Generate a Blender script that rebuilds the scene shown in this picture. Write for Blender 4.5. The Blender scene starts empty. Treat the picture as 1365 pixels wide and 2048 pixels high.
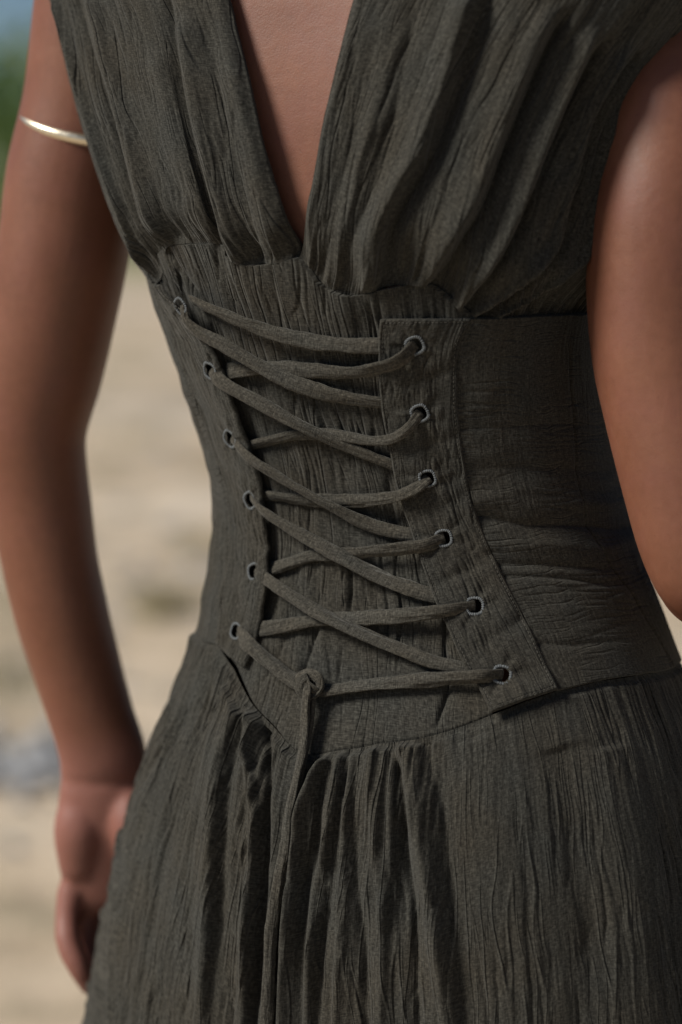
import bpy, math, random
import numpy as np

# ------------------------------------------------------------------ scene, camera, light
S = bpy.context.scene
COL = S.collection
R = math.radians
F, CX, CY = 4800.0, 682.5, 1024.0                 # focal length and centre in photo pixels (24 mm wide sensor)
CAM = np.array([0.0, -1.66, 1.32])
PITCH = math.atan((1024 - 330) / F)               # horizon lies on photo row 330
cam_d = bpy.data.cameras.new('camera')
cam_d.sensor_fit = 'HORIZONTAL'; cam_d.sensor_width = 24.0
cam_d.lens = F / 1365 * 24.0
cam_d.clip_start = 0.05; cam_d.clip_end = 6000
cam = bpy.data.objects.new('camera', cam_d); COL.objects.link(cam)
cam.location = CAM; cam.rotation_euler = (math.pi / 2 - PITCH, 0, 0)
S.camera = cam
cam_d.dof.use_dof = True
cam_d.dof.aperture_fstop = 2.4
cam_d.dof.focus_distance = 1.575

SUN = np.array([-0.80, -0.27, 0.72]); SUN /= np.linalg.norm(SUN)
w = bpy.data.worlds.new('World'); S.world = w; w.use_nodes = True
nt = w.node_tree
sky = nt.nodes.new('ShaderNodeTexSky'); sky.sky_type = 'NISHITA'; sky.sun_disc = False
sky.sun_elevation = math.asin(SUN[2]); sky.sun_rotation = math.atan2(SUN[0], SUN[1]) % (2 * math.pi)
sky.air_density = 1.0; sky.dust_density = 0.0; sky.ozone_density = 3.5; sky.altitude = 2500
nt.links.new(sky.outputs[0], nt.nodes['Background'].inputs[0])
nt.nodes['Background'].inputs[1].default_value = 0.05
sd = bpy.data.lights.new('sun', 'SUN'); sd.energy = 4.6; sd.angle = R(18); sd.color = (1.0, 0.94, 0.85)
so = bpy.data.objects.new('sun', sd); COL.objects.link(so)
from mathutils import Vector
so.rotation_euler = Vector(SUN).to_track_quat('Z', 'Y').to_euler()
so.location = (-4, -3, 5)
S.view_settings.view_transform = 'Standard'; S.view_settings.look = 'None'
S.view_settings.exposure = 0.08; S.view_settings.gamma = 1.0
S.cycles.use_denoising = True
S.cycles.use_adaptive_sampling = False
S.cycles.max_bounces = 6; S.cycles.diffuse_bounces = 3; S.cycles.glossy_bounces = 2; S.cycles.caustics_reflective = False; S.cycles.caustics_refractive = False

# ------------------------------------------------------------------ numeric helpers
rng = np.random.default_rng(7)
_perm = np.random.default_rng(3).permutation(256); _perm = np.concatenate([_perm, _perm])
_ang = np.random.default_rng(5).random(256) * 2 * math.pi
_gx, _gy = np.cos(_ang), np.sin(_ang)
def noise(x, y, seed=0):
    x = np.asarray(x, float) + seed * 17.31; y = np.asarray(y, float) + seed * 9.77
    xi = np.floor(x).astype(int); yi = np.floor(y).astype(int); xf = x - xi; yf = y - yi
    u = xf * xf * xf * (xf * (xf * 6 - 15) + 10); v = yf * yf * yf * (yf * (yf * 6 - 15) + 10)
    def g(ix, iy, dx, dy):
        k = _perm[_perm[ix & 255] + (iy & 255)]
        return _gx[k] * dx + _gy[k] * dy
    a = g(xi, yi, xf, yf); b = g(xi + 1, yi, xf - 1, yf); c = g(xi, yi + 1, xf, yf - 1); d = g(xi + 1, yi + 1, xf - 1, yf - 1)
    return (a * (1 - u) + b * u) * (1 - v) + (c * (1 - u) + d * u) * v * 1.0
def sstep(a, b, x):
    t = np.clip((x - a) / (b - a), 0, 1); return t * t * (3 - 2 * t)
def smooth_curve(x, xs, ys):                       # monotone-ish cubic through keys (ascending xs)
    xs = np.asarray(xs, float); ys = np.asarray(ys, float); x = np.clip(x, xs[0], xs[-1])
    h = np.diff(xs); d = np.diff(ys) / h
    m = np.zeros_like(ys); m[0] = d[0]; m[-1] = d[-1]
    if len(xs) > 2:
        s = d[:-1] * d[1:] > 0
        w1 = 2 * h[1:] + h[:-1]; w2 = h[1:] + 2 * h[:-1]
        with np.errstate(all='ignore'):
            hm = (w1 + w2) / (w1 / d[:-1] + w2 / d[1:])
        m[1:-1] = np.where(s, hm, 0)
    i = np.clip(np.searchsorted(xs, x) - 1, 0, len(xs) - 2)
    t = (x - xs[i]) / h[i]
    return ((1 + 2 * t) * (1 - t) ** 2 * ys[i] + t * (1 - t) ** 2 * h[i] * m[i] + t * t * (3 - 2 * t) * ys[i + 1] + t * t * (t - 1) * h[i] * m[i + 1])
def catmull(pts, n):                               # evenly spaced smooth path through points
    pts = np.asarray(pts, float)
    seg = np.r_[0, np.cumsum(np.maximum(np.linalg.norm(np.diff(pts, axis=0), axis=1), 1e-9) ** 0.5)]
    P = np.vstack([2 * pts[0] - pts[1], pts, 2 * pts[-1] - pts[-2]])
    out = []
    for i in range(len(pts) - 1):
        p0, p1, p2, p3 = P[i:i + 4]; t = np.linspace(0, 1, 40, endpoint=False)[:, None]
        out.append(0.5 * (2 * p1 + (p2 - p0) * t + (2 * p0 - 5 * p1 + 4 * p2 - p3) * t ** 2 + (3 * p1 - p0 - 3 * p2 + p3) * t ** 3))
    out = np.vstack(out + [pts[-1:]])
    L = np.r_[0, np.cumsum(np.linalg.norm(np.diff(out, axis=0), axis=1))]
    q = np.linspace(0, L[-1], n)
    return np.stack([np.interp(q, L, out[:, k]) for k in range(pts.shape[1])], 1)

_f = np.array([0, math.cos(PITCH), -math.sin(PITCH)]); _u = np.array([0, math.sin(PITCH), math.cos(PITCH)])
def project(P):
    d = P - CAM; k = F / (d @ _f)
    return np.stack([CX + d[..., 0] * k, CY - (d @ _u) * k], -1)
def at(px, py, Y):                                 # the point seen at a photo pixel, Y metres deep
    r = np.array([(px - CX) / F, 0, 0]) + _f - _u * ((py - CY) / F)
    return CAM + r * ((Y - CAM[1]) / r[1])

# ------------------------------------------------------------------ the torso form everything is laid on
PHI = R(27)                                        # the body is turned, its right side nearer the camera
RV = np.array([math.cos(PHI), -math.sin(PHI)]); BV = np.array([-math.sin(PHI), -math.cos(PHI)])
SIL = np.array([[-140, 92, 1440], [-60, 104, 1425], [0, 118, 1405], [130, 150, 1330], [290, 195, 1262], [420, 240, 1222], [520, 288, 1206], [600, 313, 1196],
                [700, 350, 1198], [800, 381, 1206], [900, 416, 1222], [1000, 434, 1244], [1090, 431, 1268], [1190, 413, 1302],
                [1270, 397, 1332], [1335, 374, 1356], [1390, 350, 1384], [1500, 300, 1426], [1650, 250, 1466], [1740, 226, 1484],
                [1880, 200, 1508], [2048, 172, 1532], [2160, 155, 1550]], float)
def bdepth(z): return smooth_curve(z, [0.0, .55, .72, .9, 1.0, 1.09, 1.2, 1.3, 1.42, 1.5], [.24, .19, .158, .142, .117, .104, .108, .118, .115, .10])
def ycen(z): return smooth_curve(z, [0.0, .72, .9, 1.09, 1.3, 1.42, 1.5], [.0, .0, -.002, .014, .0, .008, .016])
_th = np.linspace(0, 2 * math.pi, 241)
def supe(v, p): return np.sign(v) * np.abs(v) ** (2 / p)
PEXP = 2.35
zk, ck, ak = [], [], []
for row in SIL:
    z = float(at(700, row[0], 0.0)[2]); cx, a = 0.03, 0.15; b = bdepth(z); yc = ycen(z)
    for _ in range(40):
        u_ = a * supe(np.sin(_th), PEXP); w_ = b * supe(np.cos(_th), PEXP)
        P = np.stack([cx + u_ * RV[0] + w_ * BV[0], yc + u_ * RV[1] + w_ * BV[1], np.full_like(u_, z)], -1)
        q = project(P); il, ir = q[:, 0].argmin(), q[:, 0].argmax()
        el = np.interp(q[il, 1], SIL[:, 0], SIL[:, 1]) - q[il, 0]; er = np.interp(q[ir, 1], SIL[:, 0], SIL[:, 2]) - q[ir, 0]
        cx += (el + er) / 2 / 3000; a += (er - el) / 2 / 3000
    zk.append(z); ck.append(cx); ak.append(a)
zk, ck, ak = zk[::-1], ck[::-1], ak[::-1]
zk = [0.0, 0.35] + zk; ck = [ck[0] + .0, ck[0]] + ck; ak = [ak[0] + .11, ak[0] + .06] + ak
_zt = np.linspace(0, 1.6, 1601)
_ct, _at, _bt, _yt = smooth_curve(_zt, zk, ck), smooth_curve(_zt, zk, ak), bdepth(_zt), ycen(_zt)
ker = np.exp(-np.linspace(-2, 2, 41) ** 2); ker /= ker.sum()
_ct, _at = [np.convolve(np.pad(v, 20, 'edge'), ker, 'valid') for v in (_ct, _at)]
def torso(t, z):
    c, a, b, y = (np.interp(z, _zt, v) for v in (_ct, _at, _bt, _yt))
    u_ = a * supe(np.sin(t), PEXP); w_ = b * supe(np.cos(t), PEXP)
    return np.stack([c + u_ * RV[0] + w_ * BV[0], y + u_ * RV[1] + w_ * BV[1], z + 0 * t], -1)
def unit(v): return v / np.maximum(np.linalg.norm(v, axis=-1, keepdims=True), 1e-12)
def tnormal(t, z):
    e = .02
    dt = torso(t + e, z) - torso(t - e, z); dz = torso(t, z + .004) - torso(t, z - .004)
    return unit(np.cross(dt, dz))
def skin_at(t, z, h): return torso(t, z) + tnormal(t, z) * np.asarray(h)[..., None]
_gt, _gz = np.meshgrid(np.linspace(R(-115), R(115), 461), np.linspace(.6, 1.5, 451))
_gP = torso(_gt, _gz); _gN = tnormal(_gt, _gz); _gq = project(_gP)
_front = ((CAM - _gP) * _gN).sum(-1) > 0.02
def locate(px, py, h=0.0):                         # where the sight line through a photo pixel meets the torso: (t, z)
    d = (_gq[..., 0] - px) ** 2 + (_gq[..., 1] - py) ** 2; d = np.where(_front, d, 1e9)
    k = np.unravel_index(d.argmin(), d.shape); t, z = _gt[k], _gz[k]
    t0, z0 = t, z
    for _ in range(8):
        f = lambda a, b: project(skin_at(np.array(a), np.array(b), h))
        q = f(t, z); jt = (f(t + 1e-4, z) - q) / 1e-4; jz = (f(t, z + 1e-4) - q) / 1e-4
        J = np.array([jt, jz]).T
        if abs(np.linalg.det(J)) < 1e4: break
        s = np.linalg.solve(J, np.array([px, py]) - q); s = np.clip(s, -.05, .05); t += s[0]; z += s[1]
    q = project(skin_at(np.array(t), np.array(z), h))
    if abs(t - t0) > .35 or np.hypot(*(q - [px, py])) > 6: return t0, z0
    return t, z
def curve(pts, h=0.0):                             # polyline of photo pixels or ('t', degrees, z) -> (t, z) path
    out = []
    for p in pts:
        out.append((R(p[1]), p[2]) if p[0] == 't' else locate(p[0], p[1], h))
    return np.array(out)
def resample(c, n, wt=0.15):
    q = c * [wt, 1]; r = catmull(q, n); return r / [wt, 1]

# ------------------------------------------------------------------ mesh helpers
def link(o, parent=None):
    COL.objects.link(o)
    if parent is not None: o.parent = parent
    return o
def mesh_obj(name, V, Fq, mat, parent=None, uv=None, smooth=True):
    V = np.asarray(V, np.float32).reshape(-1, 3); Fq = np.asarray(Fq, np.int32)
    k = Fq.shape[1]
    me = bpy.data.meshes.new(name); me.vertices.add(len(V)); me.vertices.foreach_set('co', V.ravel())
    me.loops.add(Fq.size); me.loops.foreach_set('vertex_index', Fq.ravel())
    me.polygons.add(len(Fq)); me.polygons.foreach_set('loop_start', np.arange(0, Fq.size, k, dtype=np.int32))
    if uv is not None:
        l = me.uv_layers.new(name='UVMap'); l.data.foreach_set('uv', np.asarray(uv, np.float32).reshape(-1, 2)[Fq.ravel()].ravel())
    me.update(calc_edges=True); me.validate()
    me.polygons.foreach_set('use_smooth', np.full(len(Fq), smooth)); me.update()
    if mat: me.materials.append(mat)
    return link(bpy.data.objects.new(name, me), parent)
def grid_faces(ny, nx, wrap=False):
    i, j = np.meshgrid(np.arange(ny - 1), np.arange(nx if wrap else nx - 1), indexing='ij'); j2 = (j + 1) % nx
    return np.stack([i * nx + j, i * nx + j2, (i + 1) * nx + j2, (i + 1) * nx + j], -1).reshape(-1, 4)
def tube(path, rx, ry, side, seg=14, prof=None, cap=True):
    """sweep an oval along a path; side = approximate thickness direction per point"""
    path = np.asarray(path); n = len(path)
    T = unit(np.gradient(path, axis=0)); side = unit(side - (side * T).sum(-1, keepdims=True) * T); lat = np.cross(T, side)
    a = np.linspace(0, 2 * math.pi, seg, endpoint=False)
    c, s = np.cos(a), np.sin(a)
    k = np.ones((n, seg)) if prof is None else prof
    rx = np.broadcast_to(rx, (n,)); ry = np.broadcast_to(ry, (n,))
    V = path[:, None] + lat[:, None] * (c * k)[..., None] * rx[:, None, None] + side[:, None] * (s * k)[..., None] * ry[:, None, None]
    L = np.r_[0, np.cumsum(np.linalg.norm(np.diff(path, axis=0), axis=1))]
    uv = np.stack([np.broadcast_to(a / (2 * math.pi) * .022, (n, seg)), np.broadcast_to(L[:, None], (n, seg))], -1)
    Fq = grid_faces(n, seg, True)
    V = V.reshape(-1, 3); uv = uv.reshape(-1, 2)
    if cap:
        V = np.vstack([V, path[:1], path[-1:]]); uv = np.vstack([uv, [[0, 0], [0, L[-1]]]]); m = n * seg
        j = np.arange(seg); j2 = (j + 1) % seg
        Fq = np.vstack([Fq, np.stack([np.full(seg, m), j2, j, np.full(seg, m)], -1)[:, [0, 1, 2, 2]] if False else np.zeros((0, 4), int)])
        tri = np.vstack([np.stack([np.full(seg, m), j2, j], -1), np.stack([np.full(seg, m + 1), (n - 1) * seg + j, (n - 1) * seg + j2], -1)])
        return V, Fq, tri, uv
    return V, Fq, None, uv
def poly_obj(name, V, quads, tris, mat, parent, uv=None):
    loops = list(np.asarray(quads).ravel()); starts = list(range(0, len(loops), 4))
    if tris is not None:
        b = len(loops); loops += list(np.asarray(tris).ravel()); starts += list(range(b, len(loops), 3))
    me = bpy.data.meshes.new(name); V = np.asarray(V, np.float32)
    me.vertices.add(len(V)); me.vertices.foreach_set('co', V.ravel())
    me.loops.add(len(loops)); me.loops.foreach_set('vertex_index', np.array(loops, np.int32))
    me.polygons.add(len(starts)); me.polygons.foreach_set('loop_start', np.array(starts, np.int32))
    if uv is not None:
        l = me.uv_layers.new(name='UVMap'); l.data.foreach_set('uv', np.asarray(uv, np.float32)[np.array(loops)].ravel())
    me.update(calc_edges=True); me.validate(); me.polygons.foreach_set('use_smooth', np.ones(len(me.polygons), bool)); me.update()
    me.materials.append(mat)
    return link(bpy.data.objects.new(name, me), parent)
def thing(name, label, cat, loc=(0, 0, 0)):
    o = bpy.data.objects.new(name, None); COL.objects.link(o); o.location = loc; o.empty_display_size = .05
    o['label'] = label; o['category'] = cat
    return o

# ------------------------------------------------------------------ materials
class NT:
    def __init__(s, name):
        s.m = bpy.data.materials.new(name); s.m.use_nodes = True; s.t = s.m.node_tree; s.b = s.t.nodes['Principled BSDF']
    def n(s, kind, **kw):
        o = s.t.nodes.new('ShaderNode' + kind)
        for k, v in kw.items(): setattr(o, k, v)
        return o
    def l(s, a, b): s.t.links.new(a, b)
    def math(s, op, a, b=None, c=None):
        o = s.n('Math', operation=op)
        for i, v in enumerate((a, b, c)):
            if v is None: continue
            if isinstance(v, (int, float)): o.inputs[i].default_value = v
            else: s.l(v, o.inputs[i])
        return o.outputs[0]
    def mapped(s, vec, scale):
        o = s.n('Mapping'); o.inputs['Scale'].default_value = scale; s.l(vec, o.inputs[0]); return o.outputs[0]
    def noise(s, vec, scale=1.0, detail=2.0, rough=.5):
        o = s.n('TexNoise'); o.inputs['Scale'].default_value = scale; o.inputs['Detail'].default_value = detail; o.inputs['Roughness'].default_value = rough
        s.l(vec, o.inputs['Vector']); return o.outputs['Fac']
    def ramp(s, fac, *stops):
        o = s.n('ValToRGB'); e = o.color_ramp.elements
        while len(e) < len(stops): e.new(.5)
        for x, (p, c) in zip(e, stops): x.position = p; x.color = (*c, 1)
        s.l(fac, o.inputs[0]); return o.outputs[0]
    def mix(s, fac, a, b, mode='MIX'):
        o = s.n('Mix', data_type='RGBA', blend_type=mode)
        for i, v in ((0, fac), (6, a), (7, b)):
            if isinstance(v, (int, float)): o.inputs[i].default_value = v
            elif isinstance(v, tuple): o.inputs[i].default_value = (*v, 1)
            else: s.l(v, o.inputs[i])
        return o.outputs[2]
    def bump(s, h, strength, dist, prev=None):
        o = s.n('Bump'); o.inputs['Strength'].default_value = strength; o.inputs['Distance'].default_value = dist
        s.l(h, o.inputs['Height'])
        if prev is not None: s.l(prev, o.inputs['Normal'])
        return o.outputs[0]
    def set(s, **kw):
        for k, v in kw.items():
            i = s.b.inputs[k.replace('_', ' ')]
            if isinstance(v, (int, float, tuple)): i.default_value = v
            else: s.l(v, i)

def fabric(name, base=(.0338, .0331, .0280), diag=False, slub_scale=(420, 26, 1), crease=1.0, across=False):
    m = NT(name)
    uv = m.n('UVMap').outputs[0]
    if diag:
        o = m.n('Mapping'); o.inputs['Rotation'].default_value = (0, 0, R(40)); m.l(uv, o.inputs[0]); uv = o.outputs[0]
    warp = m.noise(m.mapped(uv, (1250, 330, 1)), 1, 1.5)             # warp threads run along v
    weft = m.noise(m.mapped(uv, (330, 1250, 1)), 1, 1.5)
    slub = m.noise(m.mapped(uv, slub_scale), 1, 2)
    cloud = m.noise(m.mapped(uv, (28, 16, 1)), 1, 3)
    weave = m.math('MULTIPLY', m.math('ADD', warp, weft), .5)
    c = m.ramp(cloud, (.3, tuple(v * k for v, k in zip(base, (1.04, .96, .88)))), (.7, tuple(v * k for v, k in zip(base, (.97, 1.0, 1.04)))))
    v = m.ramp(weave, (.34, (.42,) * 3), (.5, (.96,) * 3), (.66, (1.8,) * 3))
    c = m.mix(1.0, c, v, 'MULTIPLY')
    v2 = m.ramp(slub, (.3, (.86,) * 3), (.7, (1.12,) * 3))
    c = m.mix(1.0, c, v2, 'MULTIPLY')
    if crease:                                        # crisp hairline furrows of crinkled gauze, along the warp
        wn = m.n('TexNoise'); wn.inputs['Scale'].default_value = 1; wn.inputs['Detail'].default_value = 1; m.l(m.mapped(uv, (30, 12, 1)), wn.inputs['Vector'])
        vs = m.n('VectorMath', operation='SUBTRACT'); m.l(wn.outputs['Color'], vs.inputs[0]); vs.inputs[1].default_value = (.5, .5, .5)
        vk = m.n('VectorMath', operation='SCALE'); m.l(vs.outputs[0], vk.inputs[0]); vk.inputs['Scale'].default_value = .013
        va = m.n('VectorMath', operation='ADD'); m.l(uv, va.inputs[0]); m.l(vk.outputs[0], va.inputs[1])
        def furrow(sc, wdt, gsc):
            a = m.math('ABSOLUTE', m.math('SUBTRACT', m.noise(m.mapped(va.outputs[0], (sc[1], sc[0], 1) if across else sc), 1, 0), .5))
            r_ = m.n('MapRange', interpolation_type='SMOOTHSTEP'); r_.inputs['From Max'].default_value = wdt; m.l(a, r_.inputs['Value'])
            g_ = m.n('MapRange', interpolation_type='SMOOTHSTEP'); g_.inputs['From Min'].default_value = .42; g_.inputs['From Max'].default_value = .58; m.l(m.noise(m.mapped(uv, gsc), 1, 0), g_.inputs['Value'])
            return m.math('MULTIPLY', m.math('SUBTRACT', r_.outputs[0], 1.0), g_.outputs[0])
        fh = m.math('ADD', furrow((112, 6.5, 1), .050, (34, 11, 1)), m.math('MULTIPLY', furrow((235, 15, 1), .07, (50, 18, 1)), .5))
        hgt = m.math('MULTIPLY', fh, .0011 * crease)
    else: hgt = 0.0
    hgt = m.math('MULTIPLY_ADD', slub, .0005 if crease else .0016, hgt)
    hgt = m.math('MULTIPLY_ADD', weave, .00042, hgt)
    b2 = m.bump(hgt, 1.0, 1.0)
    m.set(Base_Color=c, Roughness=.93, Normal=b2, Sheen_Weight=.12, Sheen_Roughness=.5, Specular_IOR_Level=.12)
    m.b.inputs['Sheen Tint'].default_value = (.8, .8, .75, 1)
    return m.m
M_cloth = fabric('olive gauze')
M_band = fabric('olive linen band', (.0328, .0321, .0272), crease=.45)
M_corset = fabric('olive corset cloth', (.0328, .0321, .0272), crease=.5, across=True)
M_lace = fabric('olive lace', (.047, .0450, .0375), slub_scale=(420, 45, 1), crease=0)
m = NT('eyelet thread'); uvv = m.n('TexCoord').outputs['Object']
m.set(Base_Color=m.ramp(m.noise(uvv, 900, 2), (.3, (.048, .054, .057)), (.7, (.125, .138, .145))), Roughness=.8); M_thread = m.m
m = NT('seam thread'); m.set(Base_Color=(.080, .075, .062, 1), Roughness=.85); M_stitch = m.m

m = NT('skin'); g = m.n('TexCoord').outputs['Object']
big = m.noise(g, 14, 3, .55); fine = m.noise(g, 900, 2, .6); mid = m.noise(g, 160, 3, .6)
c = m.ramp(big, (.3, (.154, .058, .031)), (.7, (.203, .083, .047)))
c = m.mix(1.0, c, m.ramp(mid, (.3, (.93, .92, .92)), (.7, (1.05, 1.05, 1.05))), 'MULTIPLY')
c = m.mix(m.ramp(m.noise(g, 26, 4, .65), (.45, (0,) * 3), (.7, (.35,) * 3)), c, (.19, .070, .052))
sp_ = m.n('SeparateXYZ'); m.l(g, sp_.inputs[0])
mz = m.n('MapRange', interpolation_type='SMOOTHSTEP'); mz.inputs['From Min'].default_value = .905; mz.inputs['From Max'].default_value = .865; m.l(sp_.outputs['Z'], mz.inputs['Value'])
spk = m.noise(g, 420, 2, .5)
c = m.mix(m.ramp(spk, (.66, (0,) * 3), (.74, (.35,) * 3)), c, (.10, .035, .02))
c = m.mix(m.math('MULTIPLY', mz.outputs[0], m.math('ADD', m.math('MULTIPLY', big, .5), .5)), c, (.26, .110, .086))
m.set(Base_Color=c, Roughness=m.math('ADD', m.math('MULTIPLY', mid, .2), .42), Normal=m.bump(fine, .26, .0006, m.bump(mid, .12, .0015)),
      Subsurface_Weight=.15, Subsurface_Scale=.004, Specular_IOR_Level=.42)
m.b.inputs['Subsurface Radius'].default_value = (1.0, .35, .2)
M_skin = m.m
m = NT('pale gold'); g = m.n('TexCoord').outputs['Object']
m.set(Base_Color=(.83, .74, .57, 1), Metallic=1.0, Roughness=m.math('ADD', m.math('MULTIPLY', m.noise(g, 300, 2), .3), .22)); M_gold = m.m
m = NT('dark hair'); m.set(Base_Color=(.012, .009, .007, 1), Roughness=.5); M_hair = m.m

m = NT('dry ground'); g = m.n('TexCoord').outputs['Object']
sep = m.n('SeparateXYZ'); m.l(g, sep.inputs[0])
n1 = m.noise(g, .9, 4, .6); n2 = m.noise(g, 4.5, 4, .6); n3 = m.noise(g, 60, 3, .6); n4 = m.noise(m.mapped(g, (.35, .35, 1)), 1.7, 3)
c = m.ramp(n1, (.36, (.43, .335, .225)), (.5, (.60, .485, .35)), (.64, (.72, .61, .475)))
c = m.mix(m.ramp(n2, (.5, (0,) * 3), (.66, (.75,) * 3)), c, (.30, .255, .17))
c = m.mix(m.ramp(n4, (.55, (0,) * 3), (.7, (.5,) * 3)), c, (.36, .36, .35))
c = m.mix(1.0, c, m.ramp(n3, (.3, (.75,) * 3), (.7, (1.18,) * 3)), 'MULTIPLY')
far = m.math('SMOOTHSTEP', 27.0, 31.0, m.math('ADD', sep.outputs['Y'], m.math('MULTIPLY', n4, 5.0))) if False else None
mr = m.n('MapRange', interpolation_type='SMOOTHSTEP'); mr.inputs['From Min'].default_value = 24; mr.inputs['From Max'].default_value = 33
m.l(sep.outputs['Y'], mr.inputs['Value'])
c = m.mix(mr.outputs[0], c, m.ramp(n2, (.3, (.10, .14, .045)), (.7, (.19, .20, .075))))
m.set(Base_Color=c, Roughness=.95, Normal=m.bump(n3, .6, .02, m.bump(n2, .4, .06)))
M_ground = m.m
m = NT('grey stone'); g = m.n('TexCoord').outputs['Object']
m.set(Base_Color=m.ramp(m.noise(g, 9, 3), (.3, (.22, .225, .235)), (.7, (.42, .42, .42))), Roughness=.85); M_stone = m.m
m = NT('dry grass'); g = m.n('TexCoord').outputs['Object']
m.set(Base_Color=m.ramp(m.noise(g, 3, 2), (.3, (.17, .16, .08)), (.7, (.34, .29, .15))), Roughness=.8); M_grass = m.m
m = NT('leaves'); g = m.n('TexCoord').outputs['Object']
m.set(Base_Color=m.ramp(m.noise(g, .55, 3), (.32, (.08, .16, .045)), (.5, (.17, .26, .065)), (.68, (.38, .38, .10))), Roughness=.6); M_leaf = m.m
m = NT('bark'); m.set(Base_Color=(.10, .075, .05, 1), Roughness=.9); M_bark = m.m

# ------------------------------------------------------------------ ground and far trees
xs = np.sinh(np.linspace(-7, 7, 161)) * 5.0; xs = xs / xs.max() * 2800
ys = np.r_[np.linspace(-3000, -20, 12), np.linspace(-10, 60, 180), np.geomspace(64, 3000, 30)]
gx, gy = np.meshgrid(xs, ys)
gzv = .035 * noise(gx * .7, gy * .7) + .012 * noise(gx * 3, gy * 3, 2)
gzv *= 1 - sstep(60, 200, np.hypot(gx, gy))
ground = mesh_obj('ground', np.stack([gx, gy, gzv], -1), grid_faces(*gx.shape), M_ground)
ground['kind'] = 'structure'; ground['label'] = 'pale dry sandy ground stretching away behind the person'
def blob_stones(name, n, cx, cy, sx, sy, r0, r1, mat, seed):
    r = np.random.default_rng(seed)
    ico_v = np.array([[0, 0, 1], [.894, 0, .447], [.276, .851, .447], [-.724, .526, .447], [-.724, -.526, .447], [.276, -.851, .447],
                      [.724, .526, -.447], [-.276, .851, -.447], [-.894, 0, -.447], [-.276, -.851, -.447], [.724, -.526, -.447], [0, 0, -1]])
    ico_f = np.array([[0, 1, 2], [0, 2, 3], [0, 3, 4], [0, 4, 5], [0, 5, 1], [1, 6, 2], [2, 7, 3], [3, 8, 4], [4, 9, 5], [5, 10, 1],
                      [6, 7, 2], [7, 8, 3], [8, 9, 4], [9, 10, 5], [10, 6, 1], [11, 7, 6], [11, 8, 7], [11, 9, 8], [11, 10, 9], [11, 6, 10]])
    V, Fc = [], []
    for i in range(n):
        s = r.uniform(r0, r1) * (1 + r.random() ** 4) * np.array([1, r.uniform(.6, 1), r.uniform(.4, .7)])
        v = ico_v * (1 + .22 * r.standard_normal((12, 1))) * s
        a = r.uniform(0, 6.28); v = v @ np.array([[math.cos(a), -math.sin(a), 0], [math.sin(a), math.cos(a), 0], [0, 0, 1]])
        V.append(v + [cx + sx * r.standard_normal(), cy + sy * r.standard_normal(), s[2] * .4]); Fc.append(ico_f + 12 * i)
    o = mesh_obj(name, np.vstack(V), np.vstack(Fc), mat, smooth=False); o['kind'] = 'stuff'; return o
o = blob_stones('gravel', 420, -.92, 3.55, .20, .13, .010, .030, M_stone, 4)
o['label'] = 'patch of blue grey gravel on the ground beside the hand'; o['category'] = 'gravel'
o = blob_stones('pebbles', 600, -.5, 6.5, 1.6, 2.6, .008, .026, M_stone, 9)
o['label'] = 'loose grey pebbles scattered over the dry ground'; o['category'] = 'pebbles'
def tufts(name, spots, seed):
    r = np.random.default_rng(seed); V, Fc = [], []
    for (x, y, rad, n, h) in spots:
        for i in range(n):
            b = np.array([x + rad * r.standard_normal(), y + rad * r.standard_normal(), 0.0]); a = r.uniform(0, 6.28)
            d = np.array([math.cos(a), math.sin(a), 0]); s = np.array([-d[1], d[0], 0]) * .0022; hh = h * r.uniform(.5, 1.1); k = r.uniform(.2, .9)
            m0 = b + d * hh * k * .35 + [0, 0, hh * .6]; t0 = b + d * hh * k + [0, 0, hh * .85]
            j = len(V); V += [b - s, b + s, m0 + s, m0 - s, t0]; Fc += [[j, j + 1, j + 2], [j, j + 2, j + 3], [j + 3, j + 2, j + 4]]
    return mesh_obj(name, np.array(V), np.array(Fc), M_grass, smooth=False)
r = np.random.default_rng(12)
spots = [(-.53, 5.35, .05, 260, .10), (-.98, 4.35, .16, 420, .07), (-.9, 2.55, .12, 260, .06)]
spots += [(r.uniform(-2.6, 2.6), r.uniform(3, 17), r.uniform(.03, .16), int(r.integers(40, 150)), r.uniform(.04, .10)) for _ in range(90)]
o = tufts('dry_grass', spots, 5); o['kind'] = 'stuff'; o['label'] = 'thin dry grass tufts dotted over the sandy ground'; o['category'] = 'grass'
def woodland():
    r = np.random.default_rng(21); V, Fc = [], []
    cl = []
    for i in range(150):
        x = r.uniform(-24, 24); y = 35.5 + r.uniform(0, 4); top = 2.5 + 1.3 * noise(np.array(x * .22), np.array(.5)) + r.uniform(-.3, .5)
        for k in range(5): cl.append((x + r.normal(0, .5), y + r.normal(0, .4), r.uniform(.2, 1) * top, r.uniform(.3, .75)))
    cl = np.array(cl); n = 26000; c = cl[r.integers(0, len(cl), n)]
    d = unit(r.standard_normal((n, 3))) * (r.random((n, 1)) ** .4); p = c[:, :3] + d * c[:, 3:4]; p[:, 2] = np.maximum(p[:, 2], .08)
    a = unit(r.standard_normal((n, 3))); b = unit(np.cross(a, r.standard_normal((n, 3)))); s = r.uniform(.05, .11, (n, 1))
    V = np.stack([p - a * s * 1.5, p + b * s, p + a * s * 1.5, p - b * s], 1).reshape(-1, 3)
    return mesh_obj('woodland', V, np.arange(4 * n).reshape(-1, 4), M_leaf, smooth=False)
o = woodland(); o['kind'] = 'stuff'; o['label'] = 'far-off band of green bushes along the edge of the field'; o['category'] = 'bushes'

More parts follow.
